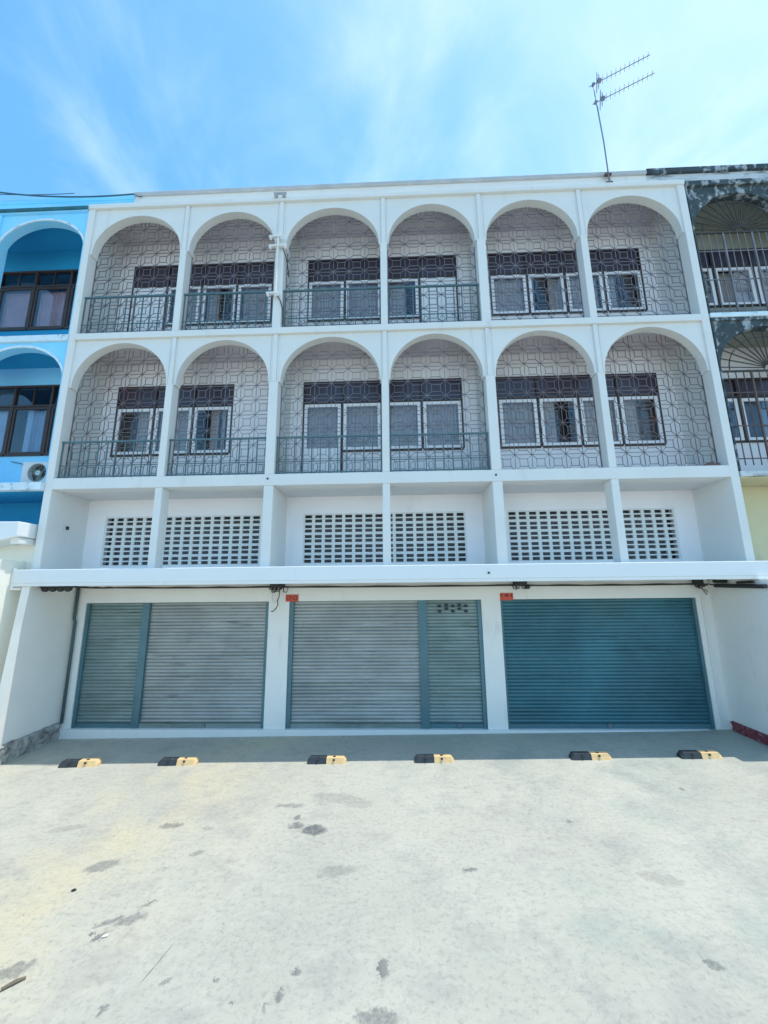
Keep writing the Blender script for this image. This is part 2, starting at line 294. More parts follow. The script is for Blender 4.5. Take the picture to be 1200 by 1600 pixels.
# ------------------------------------------------------------------ shared facade pieces
YD, YT = 0.85, 1.0
def arch_mesh(hw, bay, rise, top, depth=0.16, n=28):
    """arch panel centred on x=0, springing at z=0: bay half width, opening half width hw"""
    a = MB(); pts = [(-hw*math.cos(math.pi*i/n), rise*math.sin(math.pi*i/n)) for i in range(n+1)]
    low = -0.035
    for y, fl in ((0, 0), (depth, 1)):
        for i in range(n):
            (x0, z0), (x1, z1) = pts[i], pts[i+1]
            X0 = -bay if i == 0 else x0; X1 = bay if i == n-1 else x1
            q = [(x0,y,z0),(x1,y,z1),(x1,y,top),(x0,y,top)]
            a.quad(*(q[::-1] if fl else q))
        for sgn in (-1, 1):
            q = [(sgn*bay,y,low),(sgn*hw,y,low),(sgn*hw,y,0),(sgn*hw,y,top),(sgn*bay,y,top)]
            a.quad(*(q if (sgn < 0) != bool(fl) else q[::-1]))
    for i in range(n):
        (x0, z0), (x1, z1) = pts[i], pts[i+1]
        a.quad((x0,0,z0),(x0,depth,z0),(x1,depth,z1),(x1,0,z1))
    for sgn in (-1, 1):
        a.quad((sgn*hw,0,low),(sgn*hw,depth,low),(sgn*hw,depth,0),(sgn*hw,0,0)); a.quad((sgn*bay,0,low),(sgn*bay,depth,low),(sgn*hw,depth,low),(sgn*hw,0,low))
    return a
def grille_mesh(w, h, phase, cw=0.32, ch=0.30, t=0.0068):
    """geometric window grille: squares inside a grid with diagonals meeting in stars; x from -w/2, z from 0 to h"""
    a = MB(); nx = max(1, round(w/cw)); cw = w/nx
    def seg(p, q):
        (x0, z0), (x1, z1) = p, q
        if z0 > z1: x0, z0, x1, z1 = x1, z1, x0, z0
        if z1 <= 0.01 or z0 >= h-0.01: return
        if z0 < 0: x0 += (x1-x0)*(0-z0)/(z1-z0); z0 = 0
        if z1 > h: x1 += (x0-x1)*(z1-h)/(z1-z0); z1 = h
        if abs(x0-x1)+abs(z0-z1) < 0.01: return
        a.bar((x0, 0, z0), (x1, 0, z1), t, 0.012)
    j0 = -1; nz = int((h-phase)/ch)+2
    for j in range(j0, nz):
        zb = phase+j*ch
        seg((-w/2, zb), (w/2, zb))
        for i in range(nx):
            xb = -w/2+i*cw; cx, cz = xb+cw/2, zb+ch/2; k = 0.235*cw; kz = 0.235*ch
            sq = [(cx-k, cz-kz), (cx+k, cz-kz), (cx+k, cz+kz), (cx-k, cz+kz)]
            no = [(xb, zb), (xb+cw, zb), (xb+cw, zb+ch), (xb, zb+ch)]
            for q in range(4): seg(sq[q], sq[(q+1) % 4]); seg(sq[q], no[q])
            for (nxx, nzz) in no:                  # small bosses where the bars cross
                if 0.02 < nzz < h-0.02 and q: pass
            if 0.03 < zb < h-0.03 and i: a.box(xb-0.013, xb+0.013, -0.009, 0.009, zb-0.013, zb+0.013)
    for i in range(nx+1): a.bar((-w/2+i*cw, 0, 0), (-w/2+i*cw, 0, h), t if 0 < i < nx else 0.018, 0.012)
    a.bar((-w/2, 0, 0.01), (w/2, 0, 0.01), 0.018, 0.014)
    return a
def railing_mesh(w, h):
    a = MB(); n = round(w/0.165)
    a.box(-w/2, w/2, -0.018, 0.018, h-0.03, h); a.box(-w/2, w/2, -0.012, 0.012, 0.03, 0.05); a.box(-w/2, w/2, -0.008, 0.008, 0.24, 0.254)
    for i in range(n+1):
        x = -w/2+0.02+(w-0.04)*i/n; a.box(x-0.009, x+0.009, -0.0085, 0.0085, 0.0, h-0.03)
        if i < n and i % 2 == 0:                   # scroll between pairs of balusters
            cx = x+(w-0.04)/n/2
            for k in range(10):
                t0, t1 = math.pi*2*k/10, math.pi*2*(k+1)/10
                a.bar((cx+0.045*math.cos(t0), 0, 0.135+0.07*math.sin(t0)), (cx+0.045*math.cos(t1), 0, 0.135+0.07*math.sin(t1)), 0.008)
    return a
def curtain(x0, x1, z0, z1, y, amp=0.012, wl=0.07):
    a = MB(); n = max(6, int((x1-x0)/0.012)); pr = None
    for i in range(n+1):
        x = x0+(x1-x0)*i/n; yy = y+amp*math.sin(2*math.pi*x/wl+1.3*math.sin(x*9)); 
        if pr: a.quad((pr[0], pr[1], z0), (x, yy, z0), (x, yy, z1), (pr[0], pr[1], z1))
        pr = (x, yy)
    return a
def window(root, o, xs, zb, zt, ztop, y=YD, doors=(), curt=None, sash_mat=None, frame_mat=None, floor=None, sw=0.065, curtm=None, label=None, glass_door=False, tg=None, pg=None):
    """multi-light window in the back wall: dark frame, transoms above white sashes; doors = light indices that reach the floor"""
    sash_mat = sash_mat or SASH; frame_mat = frame_mat or DKWOOD; curtm = curtm or CURT; tg = tg or TGLASS
    f = MB(o); t = 0.022; yf0, yf1 = y-0.02, y+0.07; n = len(xs)-1
    f.box(xs[0]-0.005, xs[-1]+0.005, yf0, yf1, ztop-0.035, ztop+0.005); f.box(xs[0], xs[-1], yf0+0.003, yf1, zt-0.02, zt+0.02)
    for i, x in enumerate(xs):
        lo = floor if (floor is not None and ((i-1) in doors or i in doors)) else zb-0.005
        f.box(x-t if i else x-0.005, x+t if i < n else x+0.005, yf0+0.001, yf1, lo, ztop-0.035)
    for i in range(n):
        if i not in doors: f.box(xs[i]-0.005 if i == 0 else xs[i]+t, xs[i+1]-t, yf0-0.01, yf1, zb-0.04, zb)
    fr = f.build('window', frame_mat, root, label=label)
    for i in range(n):
        a, b = xs[i]+t+0.004, xs[i+1]-t-0.004
        MB(o).box(a, b, y+0.015, y+0.021, zt+0.02, ztop-0.035).build('transom_pane', tg, fr)
        if sash_mat is DKWOOD:
            tr = MB(o); tr.box((a+b)/2-0.012, (a+b)/2+0.012, y, y+0.03, zt+0.021, ztop-0.036); tr.build('glazing_bar', frame_mat, fr)
        lo = floor+0.01 if i in doors and floor is not None else zb+0.004; hi = zt-0.024
        s = MB(o)
        if i in doors and not glass_door:
            s.box(a, b, y-0.008, y+0.03, lo, hi)
            for zz0, zz1 in ((lo+0.12, lo+0.75), (lo+0.86, hi-0.12)):
                s.box(a+0.10, b-0.10, y-0.016, y-0.008, zz0, zz1)
            d = s.build('door_leaf', sash_mat, fr, bevel=0.004)
            MB(o).tube([(b-0.05, y-0.02, lo+0.8), (b-0.05, y-0.055, lo+0.8), (b-0.13, y-0.055, lo+0.8)], 0.009).build('door_handle', ALU, fr)
            continue
        plo = lo
        if i in doors:
            s.box(a, b, y-0.006, y+0.03, lo, zb-0.05); plo = zb-0.05; s.box(a, b, y-0.008, y+0.035, plo, plo+0.10); zlo = plo+0.10
        else: s.box(a, b, y-0.008, y+0.035, lo, lo+sw); zlo = lo+sw
        s.box(a, b, y-0.008, y+0.035, hi-sw, hi); s.box(a, a+sw, y-0.008, y+0.035, zlo, hi-sw); s.box(b-sw, b, y-0.008, y+0.035, zlo, hi-sw)
        s.build('door_leaf' if i in doors else 'sash', sash_mat, fr, bevel=0.004)
        MB(o).box(a+sw, b-sw, y+0.008, y+0.013, zlo, hi-sw).build('pane', pg or GLASS, fr)
        c = (curt or {}).get(i)
        if c:
            for (u0, u1, v0) in c:
                curtain(a+(b-a)*u0, a+(b-a)*u1, lo+0.02+(hi-lo)*v0, hi-0.02, y+0.10+0.012*len(c)).mesh  # geometry below
                cm = curtain(a+(b-a)*u0, a+(b-a)*u1, lo+0.02+(hi-lo)*v0, hi-0.02, y+0.12); cm.o = o
                cm.build('curtain', curtm, fr)
    return fr

# ------------------------------------------------------------------ the white building
Z2, Z3, ZR = 4.525, 7.43, 10.42
B = empty('shophouse_building', 'white three storey shophouse with arched balconies above grey and teal roller shutters, filling the middle', 'building', (0, 0, 0))
FX = [-6.0, -3.97, -2.0, 0.075, 2.0, 3.99, 6.0]
FW = [0.14, 0.13, 0.17, 0.13, 0.17, 0.13, 0.14]
FL = [FX[i]-FW[i]/2 for i in range(7)]; FR = [FX[i]+FW[i]/2 for i in range(7)]
top = (8.24, 9.23, 9.75); mid = (5.26, 6.30, 6.77)
win = dict(
 t1=[-5.61,-4.81,-4.02,-3.22,-2.42], t2=[-1.63,-.81,.01,.83,1.65], t3=[2.36,3.17,3.98,4.80,5.62],
 m1=[-5.62,-4.80,-3.97,-3.14], m2=[-1.65,-.84,-.02,.80,1.63], m3=[2.35,3.16,3.97,4.77,5.58])
holes = []
holes += [(win['t1'][0], win['t1'][1], Z3, top[2]), (win['t1'][1], win['t1'][4], top[0], top[2]), (win['t2'][0], win['t2'][3], top[0], top[2]), (win['t2'][3], win['t2'][4], Z3, top[2]), (win['t3'][0], win['t3'][4], top[0], top[2])]
wm = MB().wall(-5.93, 5.93, Z3, ZR-0.08, YD, YT, holes).build('upper_floor_wall', BACK, B)
holes = [(win['m1'][0], win['m1'][3], mid[0], mid[2]), (win['m2'][0], win['m2'][1], Z2, mid[2]), (win['m2'][1], win['m2'][4], mid[0], mid[2]), (win['m3'][0], win['m3'][4], mid[0], mid[2])]
MB().wall(-5.93, 5.93, Z2, Z3-0.13, YD, YT, holes).build('middle_floor_wall', BACK, B)
vents = [(-5.56, -2.42), (-1.58, 1.58), (2.38, 5.54)]
VZ0, VZ1 = 2.985, 3.965
MB().wall(-5.93, 5.93, 2.9, 4.32, YD, YT, [(a, b, VZ0, VZ1) for a, b in vents]).build('mezzanine_wall', BACK, B)
# ventilation block screens with real openings
for a, b in vents:
    s = MB(); n = 16; p = (b-a)/n; slot = 0.70*p
    edges = [a+p*i for i in range(n+1)]
    for i in range(n):
        x0, x1 = edges[i]+(p-slot)/2, edges[i+1]-(p-slot)/2
        # solid strip to the left of each column
        s.box(edges[i]-(p-slot)/2 if i else a, x0, YD+0.012, YD+0.05, VZ0, VZ1)
        zc = VZ0; ph = (VZ1-VZ0)/5
        cuts = []
        for r in range(5):
            z = VZ0+r*ph; cuts += [(z+0.022, z+0.084), (z+0.108, z+0.170)]
        last = VZ0
        for c0, c1 in cuts:
            s.box(x0, x1, YD+0.012, YD+0.05, last, c0); last = c1
        s.box(x0, x1, YD+0.012, YD+0.05, last, VZ1)
    s.box(b-(p-slot)/2, b, YD+0.012, YD+0.05, VZ0, VZ1)
    s.build('ventilation_block_screen', WHITE, B)
# ground storey wall, openings for the shutters
SH = [(-5.73, -2.19), (-1.80, 1.79), (2.14, 5.68)]; SZ = 2.29
MB().wall(-5.93, 5.93, 0.075, 2.66, YD, YT+0.05, [(a, b, 0.075, SZ) for a, b in SH]).build('ground_storey_wall', GRND_WALL, B)
MB().box(-5.93, 5.93, YD-0.05, YT+0.6, -0.14, 0.075).build('door_sill', WHITE, B, bevel=0.01)
# building shell behind the facade (keeps the rooms dark)
sh = MB()
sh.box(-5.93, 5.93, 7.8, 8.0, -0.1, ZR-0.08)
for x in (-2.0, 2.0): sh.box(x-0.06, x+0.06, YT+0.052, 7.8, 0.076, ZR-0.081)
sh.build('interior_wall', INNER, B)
MB().box(-5.9, 5.9, 1.20, 1.25, 2.83, 4.39).build('added_vent_backing', mat('grey_vent_backing', (0.24, 0.25, 0.27), 0.9), B)  # panel added close behind the vents to lift their openings to grey
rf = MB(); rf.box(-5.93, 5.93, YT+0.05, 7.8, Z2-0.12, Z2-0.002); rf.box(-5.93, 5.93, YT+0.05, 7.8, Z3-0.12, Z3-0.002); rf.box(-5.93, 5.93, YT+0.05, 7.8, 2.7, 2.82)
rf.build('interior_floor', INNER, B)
# side walls with the front edge as outer fins
MB().box(FL[0], FR[0], -0.035, 8.0, 2.892, ZR+0.02).build('side_wall', WHITE, B, bevel=0.006)
MB().box(FL[6], FR[6], -0.035, 8.0, 2.892, ZR+0.02).build('side_wall', WHITE, B, bevel=0.006)
def irregular_side(x0, x1, lo):
    return MB().box(x0, x1, -0.16, 8.0, lo, 2.625)
lw_ = MB(); X0, X1 = FL[0], FR[0]; ya, yb_, za, zb2 = -0.33, -0.15, -0.2, 2.605
for x_ in (X0, X1):
    q_ = [(x_, ya, za), (x_, 8.0, za), (x_, 8.0, zb2), (x_, yb_, zb2)]; lw_.quad(*(q_ if x_ == X1 else q_[::-1]))
lw_.quad((X0, ya, za), (X1, ya, za), (X1, yb_, zb2), (X0, yb_, zb2)); lw_.quad((X0, yb_, zb2), (X1, yb_, zb2), (X1, 8, zb2), (X0, 8, zb2)); lw_.quad((X1, 8, za), (X0, 8, za), (X0, 8, zb2), (X1, 8, zb2)); lw_.quad((X0, ya, za), (X0, 8, za), (X1, 8, za), (X1, ya, za))
lw_.build('ground_side_wall', GRND_WALL, B)
MB().box(FL[6], FR[6]+0.02, -0.335, 8.0, -0.05, 2.605).build('ground_side_wall', GRND_WALL, B, bevel=0.006)
# thin fins between bays and party walls between units
for i in range(1, 6):
    deep = YD if i in (2, 4) else 0.20
    for z0, z1 in ((2.892, 4.318), (Z2+0.001, Z3-0.132), (Z3+0.001, ZR-0.082)):
        spr = {4.318: 4.318, Z3-0.132: 6.32, ZR-0.082: 9.265}[z1]; pc = FX[i]
        pm = MB().box(FL[i], FR[i], -0.035, deep, z0, spr)
        if spr < z1: pm.box(FL[i], FR[i], 0.0, deep, spr+0.001, z1); pm.box(pc-0.04, pc+0.04, -0.033, -0.001, spr+0.001, z1)
        pm.build('pier', WHITE, B, bevel=0.006)
# slabs with projecting edge
MB().box(FR[0], FL[6], -0.037, YD, 4.32, Z2).build('balcony_slab', WHITE, B, bevel=0.006)
MB().box(FR[0], FL[6], -0.055, YD, Z3-0.13, Z3).build('balcony_slab', WHITE, B, bevel=0.008)
MB().box(FL[0]+0.002, FR[6]-0.002, -0.06, 8.0, ZR-0.08, ZR+0.021).build('roof_slab', WHITE, B, bevel=0.008)
# ceilings of the recesses
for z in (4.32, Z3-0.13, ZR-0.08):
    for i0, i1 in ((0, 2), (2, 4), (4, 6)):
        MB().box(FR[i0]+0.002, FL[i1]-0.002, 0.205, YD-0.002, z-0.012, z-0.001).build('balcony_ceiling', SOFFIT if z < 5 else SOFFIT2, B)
# parapet set back behind the facade
MB().box(-5.68, 5.90, 0.65, 0.80, ZR+0.022, 11.45).build('parapet', WHITE, B)
MB().box(-5.68, 5.90, 0.60, 0.84, 11.45, 11.54).build('parapet_coping', mat('grey_coping', (0.42, 0.44, 0.45), 0.9, var=0.15, vscale=3), B, bevel=0.012)
# canopy over the shutters
MB().box(-6.22, 6.75, -0.18, YD, 2.66, 2.89).build('canopy', CANOPY, B, bevel=0.01)
MB().box(-6.22, 6.75, -0.178, -0.09, 2.61, 2.66).build('canopy_drip_edge', GRND_WALL, B)
# arches
for lvl, (zs, ztop) in enumerate(((9.30, ZR-0.081), (6.355, Z3-0.131))):
    for i in range(6):
        a, b = FR[i]+0.0, FL[i+1]; hw = (b-a)/2-0.03; r_ = 0.875
        ob = arch_mesh(hw, (b-a)/2, r_, ztop-zs).build('arch', WHITE, B); ob.location = ((a+b)/2, 0, zs)
# grilles in all twelve arches
gcache = {}
for lvl, (fl, ph, hh) in enumerate(((Z3, 0.18, 2.76), (Z2, 0.03, 2.66))):
    for i in range(6):
        a, b = FR[i]+0.01, FL[i+1]-0.01; w = b-a
        k = (lvl, round(w, 3), i >= 4)
        mt = GRIL if (i >= 4 and lvl == 1) or i in (0, ) else GRIL2
        me = grille_mesh(w, hh, ph).mesh('grille', mt); ob = bpy.data.objects.new('grille', me); COL.objects.link(ob)
        ob.parent = B; ob.location = ((a+b)/2, 0.175, fl+0.004)
# balcony railings on the left four bays of both floors
for fl, h in ((Z3, 0.87), (Z2, 0.72)):
    for i in range(4):
        a, b = FR[i]-0.10 if i == 0 else FR[i]+0.0, FL[i+1]
        if i == 0: a = FR[0]
        ob = railing_mesh(b-a-0.004, h).build('balcony_railing', RAIL, B); ob.location = ((a+b)/2, 0.04, fl+0.002)
# windows
O = (0, 0, 0)
window(B, O, win['t1'], *top, doors=(0,), floor=Z3, curt={1:[(0.1,.9,0)], 2:[(.1,.45,0)], 3:[(.1,.9,.0)]}, label='window row with a white door at its left end')
window(B, O, win['t2'], *top, doors=(3,), floor=Z3, curt={0:[(.05,.95,0)], 1:[(.05,.95,0)], 2:[(.05,.6,0)]}, label='window row with a white door at its right end')
window(B, O, win['t3'], *top, curt={0:[(.05,.95,0)], 1:[(.6,.95,0)], 2:[(.05,.9,0)], 3:[(.05,.35,0)]})
window(B, O, win['m1'], *mid, curt={0:[(.5,.95,0)], 1:[(.05,.9,.0)], 2:[(.4,.6,0), (.7,.8,.1)]}, label='short row of three windows')
window(B, O, win['m2'], *mid, doors=(0,), floor=Z2, glass_door=True, curt={0:[(.05,.95,0.25)], 1:[(.05,.95,0)], 2:[(.05,.95,0)], 3:[(.05,.95,0)]}, label='window row with a white glazed door at its left end')
window(B, O, win['m3'], *mid, curt={0:[(.05,.95,0)], 1:[(.05,.45,0)], 2:[(.05,.95,0)], 3:[(.05,.5,0)]})
# roller shutters
def shutter(x0, x1, m_, label, z0=0.15, z1=SZ, y=YD+0.075, pitch=0.060):
    s = MB(); n = int((z1-z0)/pitch); p = (z1-z0)/n; k = 5; prev = None
    rnd = random.Random(int(x0*100))
    for i in range(n):
        j = rnd.uniform(-0.003, 0.003)
        for q in range(k+1):
            t = q/k; yy = y-0.009*math.sin(math.pi*t)+j if 0 < q < k else y+0.006
            z = z0+p*(i+t)
            if prev: s.quad((x0, prev[0], prev[1]), (x1, prev[0], prev[1]), (x1, yy, z), (x0, yy, z))
            prev = (yy, z)
    o = s.build('roller_shutter', m_, B, label=label)
    MB().box(x0, x1, y-0.035, y+0.02, 0.076, z0+0.002).build('bottom_rail', TEAL if m_ is not GALV else GALV2, o)
    return o
YS = YD+0.02
def guide(x0, x1): MB().box(x0, x1, YS, YS+0.10, 0.077, SZ).build('shutter_guide', TEAL, B, bevel=0.004)
shutter(-5.68, -4.62, GALV2, 'narrow grey green roller shutter at the left end'); shutter(-4.50, -2.24, GALV, 'wide grey roller shutter left of the first pillar')
guide(-5.728, -5.67); guide(-4.63, -4.49); guide(-2.25, -2.192)
shutter(-1.73, 0.63, GALV, 'wide grey roller shutter between the two pillars'); sv = shutter(0.77, 1.73, GALV2, 'narrow green grey roller shutter with vent holes at its top')
guide(-1.798, -1.72); guide(0.62, 0.78); guide(1.72, 1.788)
shutter(2.17, 5.64, TEALS, 'wide dark teal roller shutter at the right end')
guide(2.142, 2.18); guide(5.63, 5.678)
for (hx, hz) in ((1.02,2.20),(1.15,2.215),(1.27,2.20),(1.39,2.215),(1.51,2.20),(1.02,2.10),(1.15,2.15),(1.27,2.10),(1.39,2.145),(1.51,2.10)):
    h_ = MB(); n = 12
    c = [(hx+0.040*math.cos(2*math.pi*k/n), hz-0.02+0.024*math.sin(2*math.pi*k/n)) for k in range(n)]
    h_.quad(*[(x, YD+0.05, z) for x, z in c]); h_.quad(*[(x, YD+0.075, z) for x, z in c][::-1])
    for k in range(n):
        (xa, za), (xb, zb_) = c[k], c[(k+1) % n]; h_.quad((xa, YD+0.05, za), (xa, YD+0.075, za), (xb, YD+0.075, zb_), (xb, YD+0.05, zb_))
    h_.build('vent_hole', BLACK, sv)
# padlock tabs on shutters
for x in (-3.3, -0.5, 1.3, 3.9): MB().box(x-0.03, x+0.03, YD+0.015, YD+0.045, 0.10, 0.15).build('lock_tab', ALU, B, bevel=0.004)
# red number plates
def plate(x0, x1, z0, z1, marks, label):
    p = MB().box(x0, x1, YD-0.014, YD-0.002, z0, z1).build('number_plate', RED, B, bevel=0.003, label=label)
    mk = MB()
    for (u0, u1, v0, v1) in marks: mk.box(x0+(x1-x0)*u0, x0+(x1-x0)*u1, YD-0.0165, YD-0.0142, z0+(z1-z0)*v0, z0+(z1-z0)*v1)
    mk.build('plate_marking', mat('dark_red_marks', (0.16, 0.02, 0.015), 0.6), p)
plate(-1.87, -1.63, 2.285, 2.415, [(.08,.13,.2,.8),(.25,.30,.2,.8),(.30,.42,.66,.8),(.40,.44,.2,.66),(.58,.66,.25,.75),(.72,.90,.66,.8),(.72,.90,.2,.34),(.86,.92,.34,.66)], 'red plate with dark figures above the left pillar edge')
plate(2.14, 2.38, 2.275, 2.405, [(.06,.16,.55,.9),(.36,.64,.5,.85),(.84,.94,.4,.9)], 'red plate with worn figures above the right shutter')
# exposed bases of the side walls
def base_strip(name, x, sgn, z0, z1, mt, label, brick=False):
    a = MB()
    if brick:
        y = -0.16; k = 0
        for row in range(3):
            y = -0.16+(0.06 if row % 2 else 0)
            while y < 0.78:
                L = 0.17; h = (z1-z0)/3; j = random.uniform(-.008, .008)
                a.box(x, x+sgn*(0.035+j), y, min(y+L-0.012, 0.79), z0+h*row+0.006, z0+h*(row+1)-0.004); y += L
        a.box(x, x+sgn*0.015, -0.158, 0.79, z0-0.05, z1)
    else:
        ny, nz = 60, 12
        def P(i, j):
            y = -0.31+1.11*i/ny; z = z0-0.15+(z1-z0+0.15)*j/nz
            d = 0.045+0.05*noise.fractal(Vector((y*7, z*9, 3.1)), 1.0, 2.0, 4)
            if j == nz: d = 0.004; z += 0.03*noise.noise(Vector((y*6, 0, 1)))
            return (x+sgn*max(d, 0.004), y, z)
        for i in range(ny):
            for j in range(nz): a.quad(P(i, j), P(i+1, j), P(i+1, j+1), P(i, j+1))
    return a.build(name, mt, B, label=label)
base_strip('wall_base', FR[0], 1, -0.05, 0.20, RUBBLE, 'rough crumbling grey base of the left side wall')
base_strip('wall_base', FL[6], -1, 0.085, 0.235, BRICK, 'exposed dark red brick base of the right side wall', brick=True)
# rain pipe in the left corner, small fixings
MB().tube([(-5.86, 0.80, 0.18), (-5.86, 0.80, 1.95), (-5.885, 0.80, 2.0), (-5.885, 0.80, 2.6)], 0.026, 10).build('rain_pipe', PIPE, B, smooth=True)
MB().box(FR[0], FR[0]+0.02, 0.375, 0.425, 3.65, 3.71).build('wall_outlet', BLACK, B)
MB().box(5.76, 5.80, YD-0.03, YD-0.002, 0.12, 2.3).build('wall_trim', WHITE, B)
for (x, y, z) in ((-2.02, -0.05, 4.44), (1.98, -0.05, 4.43), (1.72, -0.20, 2.75)):
    MB().tube([(x, y, z), (x, y+0.03, z)], 0.018, 8).build('bolt', BLACK, B)

# ------------------------------------------------------------------ blue building on the left
OB = (-8.05, 0, 0)
L = empty('blue_shophouse_building', 'light blue shophouse with shaded deep blue recesses at the left edge, dark framed windows', 'building', OB)
bays = [(-9.98, -8.12), (-7.94, -6.09)]
def lb(): return MB(OB)
lx = [-9.56, -8.73, -7.90, -7.07, -6.24]
lb().wall(-10.1, -6.075, Z3, 10.3, YD, YT, [(lx[0], lx[4], 8.22, 9.74)]).build('upper_floor_wall', DBLUE, L)
lb().wall(-10.1, -6.075, Z2, 7.3, YD, YT, [(lx[0], lx[4], 5.28, 6.87)]).build('middle_floor_wall', BLUE, L)
lb().wall(-10.1, -6.075, 3.40, 4.3, YD, YT, []).build('mezzanine_wall', DBLUE, L)
lb().wall(-10.1, -6.075, -0.20, 3.34, 0.10, YT, []).build('ground_storey_wall', CRWALL, L)
window(L, OB, lx, 8.26, 9.34, 9.74, sash_mat=DKWOOD, curtm=PINKC, curt={i:[(.02,.98,0)] for i in range(4)}, sw=0.05, tg=BGLASS, pg=BGLASS)
window(L, OB, lx, 5.32, 6.40, 6.87, sash_mat=DKWOOD, curtm=BLUEC, curt={0:[(.02,.98,0)], 1:[(.3,.95,0)], 2:[(.25,.95,0)], 3:[(.02,.5,0)]}, sw=0.05, tg=BGLASS, pg=BGLASS)
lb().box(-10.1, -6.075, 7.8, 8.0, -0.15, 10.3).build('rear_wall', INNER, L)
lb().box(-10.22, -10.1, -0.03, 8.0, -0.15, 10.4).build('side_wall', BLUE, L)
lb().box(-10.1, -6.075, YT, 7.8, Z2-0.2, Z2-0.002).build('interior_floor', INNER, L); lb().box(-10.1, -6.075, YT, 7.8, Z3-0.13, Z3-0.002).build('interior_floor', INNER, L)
lb().box(-10.1, -6.075, -0.05, YT, 7.3, Z3).build('balcony_slab', BLWHITE, L, bevel=0.01)
lb().box(-10.1, -6.075, -0.12, YT, 4.30, 4.44).build('balcony_slab', BLWHITE, L, bevel=0.01)
lb().box(-10.1, -6.075, -0.03, 0.12, 7.02, 7.299)
lb().box(-10.1, -6.075, -0.05, 8.0, 10.3, 10.42).build('roof_slab', BLUE, L)
lb().box(-10.1, -6.075, -0.075, -0.052, 10.33, 10.40).build('roof_edge_gutter', mat('dark_teal_gutter', (0.02, 0.13, 0.17), 0.8, var=0.4, vscale=5), L)
lb().box(-10.1, -5.682, 0.66, 0.80, 10.42, 11.40).build('parapet', BLUE, L)
lb().box(-10.1, -5.682, 0.63, 0.83, 11.40, 11.52).build('parapet_coping', BLUE, L, bevel=0.01)
for z in (7.3, 10.3): lb().box(-10.09, -6.078, 0.17, YD-0.002, z-0.014, z-0.001).build('balcony_ceiling', DBLUE, L)
lb().box(-10.09, -6.078, -0.0, YD-0.002, 4.286, 4.299).build('balcony_ceiling', DBLUE, L)
for (a, b) in bays:
    for zs, zt in ((9.42, 10.3), (6.47, 7.3)):
        ob = arch_mesh((b-a)/2-0.005, (b-a)/2, 0.72, zt-zs).build('arch', BLUE, L); ob.location = ((a+b)/2-OB[0], 0, zs)
        # chalky moulding round the arch
        ar = MB(); n = 24; hw = (b-a)/2-0.005; 
        for k in range(n):
            t0, t1 = math.pi*k/n, math.pi*(k+1)/n
            def q(t, g_): return (-(hw+g_)*math.cos(t), (0.72+g_)*math.sin(t))
            (x0, z0), (x1, z1), (x2, z2), (x3, z3) = q(t0, 0.003), q(t1, 0.003), q(t1, 0.05), q(t0, 0.05)
            ar.quad((x0,-.015,z0),(x1,-.015,z1),(x2,-.015,z2),(x3,-.015,z3)); ar.quad((x0,-.015,z0),(x0,0.004,z0),(x1,0.004,z1),(x1,-.015,z1)); ar.quad((x3,-.015,z3),(x2,-.015,z2),(x2,0.004,z2),(x3,0.004,z3))
        ob = ar.build('arch_moulding', BLWHITE, L); ob.location = ((a+b)/2-OB[0], 0, zs)
for x0, x1 in ((-10.1, -9.98), (-8.12, -7.94), (-6.09, -6.076)):
    lb().box(x0, x1, -0.03, 0.2, Z3, 10.299).build('pier', BLUE, L); lb().box(x0, x1, -0.03, 0.2, 4.441, 7.299).build('pier', BLUE, L)
lb().box(-10.1, -6.075, 0.0, 0.01, Z2-0.084, Z2-0.08)
# neighbour's low canopy and boundary wall
NC = empty('neighbour_canopy', 'white painted concrete canopy of the blue building, left of the white facade', 'canopy', (-8, 0, 3.4))
c_ = MB((-8, 0, 3.4)); 
ca, cb2, y0_, y1_ = -10.2, -6.12, -0.34, YD-0.002
P8 = [(ca,y0_,2.55),(cb2,y0_,3.44),(cb2,y1_,3.44),(ca,y1_,2.55),(ca,y0_,3.74),(cb2,y0_,3.69),(cb2,y1_,3.69),(ca,y1_,3.74)]
c_.v += P8; c_.f += [(0,3,2,1),(4,5,6,7),(0,1,5,4),(1,2,6,5),(2,3,7,6),(3,0,4,7)]
c_.build('canopy_slab', CANOPY, NC, bevel=0.012)
c_ = MB((-8, 0, 3.4)); c_.box(-6.30, -6.14, -0.26, YD-0.004, 3.32, 3.425); c_.build('canopy_beam', GRND_WALL, NC, bevel=0.01)
bw = MB(); bw.box(-6.45, -6.30, -2.6, 0.84, -0.25, 3.05); tag(bw.build('boundary_wall', CRWALL, bevel=0.01), 'sunlit cream boundary wall at the far left edge below the white canopy', 'wall')

# ------------------------------------------------------------------ weathered building on the right
OR = (8.1, 0, 0)
Rr = empty('weathered_shophouse_building', 'mould stained shophouse with sunburst grilles at the right edge', 'building', OR)
def rb(): return MB(OR)
rx = [6.45, 7.12, 7.95, 8.77, 9.6]
rb().wall(6.095, 10.1, Z3, 10.3, YD, YT, [(rx[0], rx[4], 8.24, 9.64)]).build('upper_floor_wall', GREENC, Rr)
rb().wall(6.095, 10.1, Z2, 7.3, YD, YT, [(rx[0], rx[4], 5.24, 6.60)]).build('middle_floor_wall', BACK, Rr)
rb().wall(6.095, 10.1, 2.9, 4.3, YD-0.25, YT, []).build('mezzanine_wall', YELW, Rr)
rb().wall(6.095, 10.1, -0.05, 2.9, YD, YT, []).build('ground_storey_wall', GRND_WALL, Rr)
window(Rr, OR, rx, 8.28, 9.22, 9.64, curt={i:[(.02,.98,0)] for i in range(4)}, curtm=CURT)
window(Rr, OR, rx, 5.28, 6.20, 6.60, curt={i:[(.1,.98,0)] for i in range(4)}, curtm=BLUEC)
